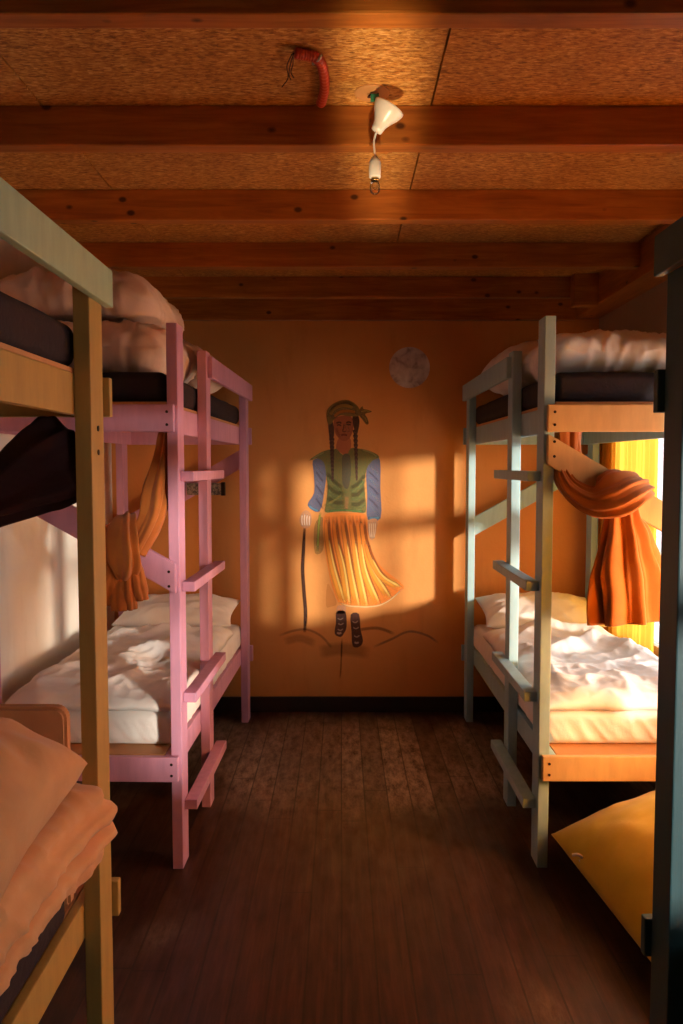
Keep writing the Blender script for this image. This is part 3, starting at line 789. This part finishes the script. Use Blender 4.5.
g.poly(cB([(262, 335), (200, 345), (150, 370), (108, 402), (150, 388), (192, 412), (206, 480), (214, 560), (206, 640), (200, 695), (260, 692), (318, 690), (380, 696), (430, 695), (430, 620), (424, 540), (436, 450), (470, 402), (508, 384), (480, 358), (400, 335), (346, 332), (320, 376), (285, 356)]), (98, 100, 52))
g.poly(cB([(300, 372), (340, 372), (346, 480), (330, 560), (300, 540), (296, 450)]), (84, 84, 66), .8)
for (a, b_, c_) in (((205, 470), (250, 520), (300, 560)), ((210, 540), (255, 580), (310, 590)), ((210, 610), (260, 640), (310, 640)), ((430, 480), (390, 530), (345, 560)), ((428, 550), (390, 590), (345, 600)), ((428, 620), (390, 650), (345, 650))):
    g.stroke(cB([a, b_, c_]), 2.6, (66, 70, 38), .55); g.stroke(cB([(a[0], a[1] + 26), (b_[0], b_[1] + 26), (c_[0], c_[1] + 22)]), 2.2, (112, 130, 72), .5)
g.stroke(cB([(322, 600), (322, 640), (318, 695)]), 2.6, (190, 136, 80), .5)
g.stroke(cB([(300, 590), (250, 630), (190, 660)]), 1.4, (150, 146, 70), .5)
g.stroke(cB([(205, 350), (160, 372), (118, 398)]), 1.4, (150, 150, 90), .7); g.stroke(cB([(400, 338), (460, 356), (502, 384)]), 1.4, (150, 150, 90), .7)
g.stroke(cB([(202, 690), (260, 686), (320, 684), (380, 690), (428, 690)]), 1.3, (84, 130, 70), .8)
g.done('painted_vest', mural)
g = Paint(5)
g.poly(cB([(280, 270), (340, 270), (346, 332), (320, 374), (286, 354), (262, 336)]), (164, 92, 56))
g.poly(cB([(248, 185), (260, 158), (300, 146), (345, 150), (360, 180), (358, 228), (344, 266), (322, 288), (296, 288), (270, 266), (254, 235)]), (142, 78, 46))
g.stroke(cB([(262, 190), (280, 184), (294, 190)]), 1.1, (62, 30, 20), .9); g.stroke(cB([(318, 188), (334, 182), (350, 188)]), 1.1, (62, 30, 20), .9)
g.stroke(cB([(266, 202), (279, 198), (292, 204)]), .9, (48, 22, 16), .9); g.stroke(cB([(320, 202), (333, 196), (347, 200)]), .9, (48, 22, 16), .9)
g.stroke(cB([(308, 190), (306, 215), (300, 232), (310, 238), (318, 232)]), .8, (94, 46, 28), .9)
g.stroke(cB([(290, 258), (307, 254), (326, 257)]), 1.2, (110, 40, 30), .9)
g.stroke(cB([(322, 190), (326, 220), (335, 240)]), 2.2, (182, 108, 70), .6); g.stroke(cB([(262, 215), (272, 240), (288, 270)]), 1.6, (112, 60, 36), .3)
g.done('painted_face', mural)
for hair, (x0, y0, x1, y1) in (([(218, 170), (240, 170), (252, 240), (240, 292), (224, 270)], (238, 285, 243, 505)), ([(356, 150), (390, 150), (394, 200), (378, 250), (362, 210)], (372, 240, 380, 500))):
    g = Paint(8); n_ = 11
    g.poly(cB(hair), (46, 28, 21))
    for i in range(n_):
        f = i / (n_ - 1); x, y = x0 + (x1 - x0) * f, y0 + (y1 - y0) * f; w = 15 * (1 - f * .55)
        g.poly(cB([(x - w, y - 10), (x, y - 14), (x + w, y - 8), (x + w * .6, y + 12), (x, y + 16), (x - w * .6, y + 10)]), (44, 26, 22))
        g.stroke(cB([(x - w * .7, y - 4), (x, y + 4), (x + w * .7, y - 6)]), .7, (104, 74, 60), .8)
    g.done('painted_braid', mural)
g = Paint(10)
g.poly(cB([(216, 190), (208, 130), (230, 90), (280, 62), (330, 57), (372, 80), (396, 112), (396, 146), (340, 150), (290, 144), (252, 166), (236, 192)]), (108, 92, 42))
g.poly(cB([(392, 118), (412, 92), (418, 108), (440, 112), (466, 124), (428, 136), (440, 160), (448, 190), (434, 196), (412, 168), (394, 146)]), (104, 84, 38))
g.stroke(cB([(222, 160), (250, 110), (310, 88), (380, 110)]), 3.0, (150, 118, 52), .75); g.stroke(cB([(240, 165), (280, 128), (330, 120), (392, 132)]), 2.6, (170, 106, 40), .75)
g.stroke(cB([(226, 130), (260, 86), (320, 70), (366, 88)]), 1.8, (66, 54, 26), .4); g.stroke(cB([(398, 126), (430, 118), (460, 124)]), 1.0, (160, 140, 70), .8); g.stroke(cB([(404, 140), (426, 160), (440, 188)]), 1.0, (150, 120, 56), .8)
g.done('painted_headscarf', mural)
g = Paint(7)
g.poly(cC([(46, 100), (55, 68), (76, 50), (98, 62), (106, 92), (98, 128), (76, 138), (58, 130)]), (196, 140, 100), .9)
for k_ in range(4): g.stroke(cC([(60 + 12 * k_, 66 + 4 * abs(k_ - 1)), (58 + 12 * k_, 100), (62 + 11 * k_, 128)]), .8, (238, 214, 190), .85)
g.done('painted_hand', mural); g = Paint(7)
g.poly(cC([(384, 98), (424, 94), (424, 140), (408, 190), (392, 190), (380, 150)]), (200, 146, 104), .9)
for k_ in range(4): g.stroke(cC([(386 + 10 * k_, 105), (388 + 9 * k_, 150), (392 + 6 * k_, 188)]), .7, (240, 210, 176), .85)
g.done('painted_hand', mural)
g = Paint(6)
g.stroke(cC([(72, 128), (66, 240), (62, 340), (68, 440), (76, 550), (72, 645)]), [1.7, 2.1, 2.2, 2.3, 2.3, 2.2], (48, 26, 18), 1.0); g.stroke(cC([(72, 128), (66, 240), (62, 340), (68, 440), (76, 550), (72, 645)]), 1.4, (52, 30, 22), 1.0)
g.done('painted_cane', mural)
g = Paint(2)
g.poly(cC([(232, 516), (270, 516), (268, 552), (230, 552)]), (206, 150, 110), .9)
g.done('painted_sock', mural)
for out, lace, toe in (([(228, 545), (270, 545), (276, 618), (262, 652), (246, 668), (218, 652), (224, 600)], ((246, 575), (248, 600), (246, 628)), (240, 645)),
                       ([(296, 560), (336, 556), (344, 630), (356, 688), (338, 716), (306, 712), (300, 640)], ((318, 590), (322, 620), (326, 660)), (325, 692))):
    g = Paint(2); g.poly(cC(out), (64, 37, 31))
    for x, y in lace: g.stroke(cC([(x - 16, y), (x, y + 8), (x + 16, y - 2)]), 1.0, (170, 140, 126), .8)
    x, y = toe; g.stroke(cC([(x - 12, y), (x, y + 6), (x + 12, y)]), 1.6, (196, 160, 146), .7)
    g.done('painted_boot', mural)
mc = P(409.5, 367.5, YM); bm = bmesh.new()
vs = [bm.verts.new((mc.x + .137 * math.cos(a * math.pi / 32), YB - .0012, mc.z + .137 * math.sin(a * math.pi / 32))) for a in range(64)]
bm.faces.new(vs); bm.verts.new
tag(obj('moon_art', bm, M['moon'], None, origin=mc), 'round pale grey moon painted high on the orange wall', 'wall painting')

# ------------------------------------------------------------------ LIGHT
w = bpy.data.worlds.new('sky'); S.world = w; w.use_nodes = True
bg = w.node_tree.nodes['Background']; bg.inputs[0].default_value = (.86, .93, 1, 1); bg.inputs[1].default_value = 5.0
sun = bpy.data.lights.new('sun', 'SUN'); so_ = bpy.data.objects.new('sun', sun); C.objects.link(so_)
sun.energy = 30; sun.color = (1, .89, .74); sun.angle = R(4.2)
d = Vector((-1, 1.22, -.10)).normalized(); so_.rotation_euler = d.to_track_quat('-Z', 'Y').to_euler()
for y0, y1, z0, z1 in WIN:          # portals guide the sky light through the openings
    a = bpy.data.lights.new('sky_portal', 'AREA'); o = bpy.data.objects.new('sky_portal', a); C.objects.link(o)
    a.shape = 'RECTANGLE'; a.size = y1 - y0; a.size_y = z1 - z0; a.cycles.is_portal = True
    o.location = (XR + .15, (y0 + y1) / 2, (z0 + z1) / 2); o.rotation_euler = Vector((-1, 0, 0)).to_track_quat('-Z', 'Y').to_euler()
def area(name, loc, dirn, sx, sy, e, col):
    a = bpy.data.lights.new(name, 'AREA'); o = bpy.data.objects.new(name, a); C.objects.link(o)
    a.shape = 'RECTANGLE'; a.size = sx; a.size_y = sy; a.energy = e; a.color = col
    o.location = loc; o.rotation_euler = Vector(dirn).to_track_quat('-Z', 'Y').to_euler(); return o
area('warm_fill_light', (2.15, 2.40, 1.05), (-1, 0, -.02), .6, .6, 150, (1, .50, .18))      # added orange fill lamp outside, filtered by the curtain
sp = bpy.data.lights.new('sun_glint', 'SPOT'); o = bpy.data.objects.new('sun_glint', sp); C.objects.link(o)
sp.energy = 480; sp.color = (1, .72, .4); sp.spot_size = R(40); sp.spot_blend = 1.0; sp.shadow_soft_size = .05
o.location = (.05, .9, .1); o.rotation_euler = (Vector((.125, 2.55, 2.86)) - o.location).to_track_quat('-Z', 'Y').to_euler(); o.scale = (.15, 1, 1)

S.view_settings.view_transform = 'Standard'; S.view_settings.look = 'None'; S.view_settings.gamma = 1; S.view_settings.use_curve_mapping = False
S.view_settings.exposure = 0.0
S.cycles.use_denoising = True; S.cycles.max_bounces = 10; S.cycles.diffuse_bounces = 6; S.cycles.transparent_max_bounces = 40
S.cycles.sample_clamp_indirect = 4
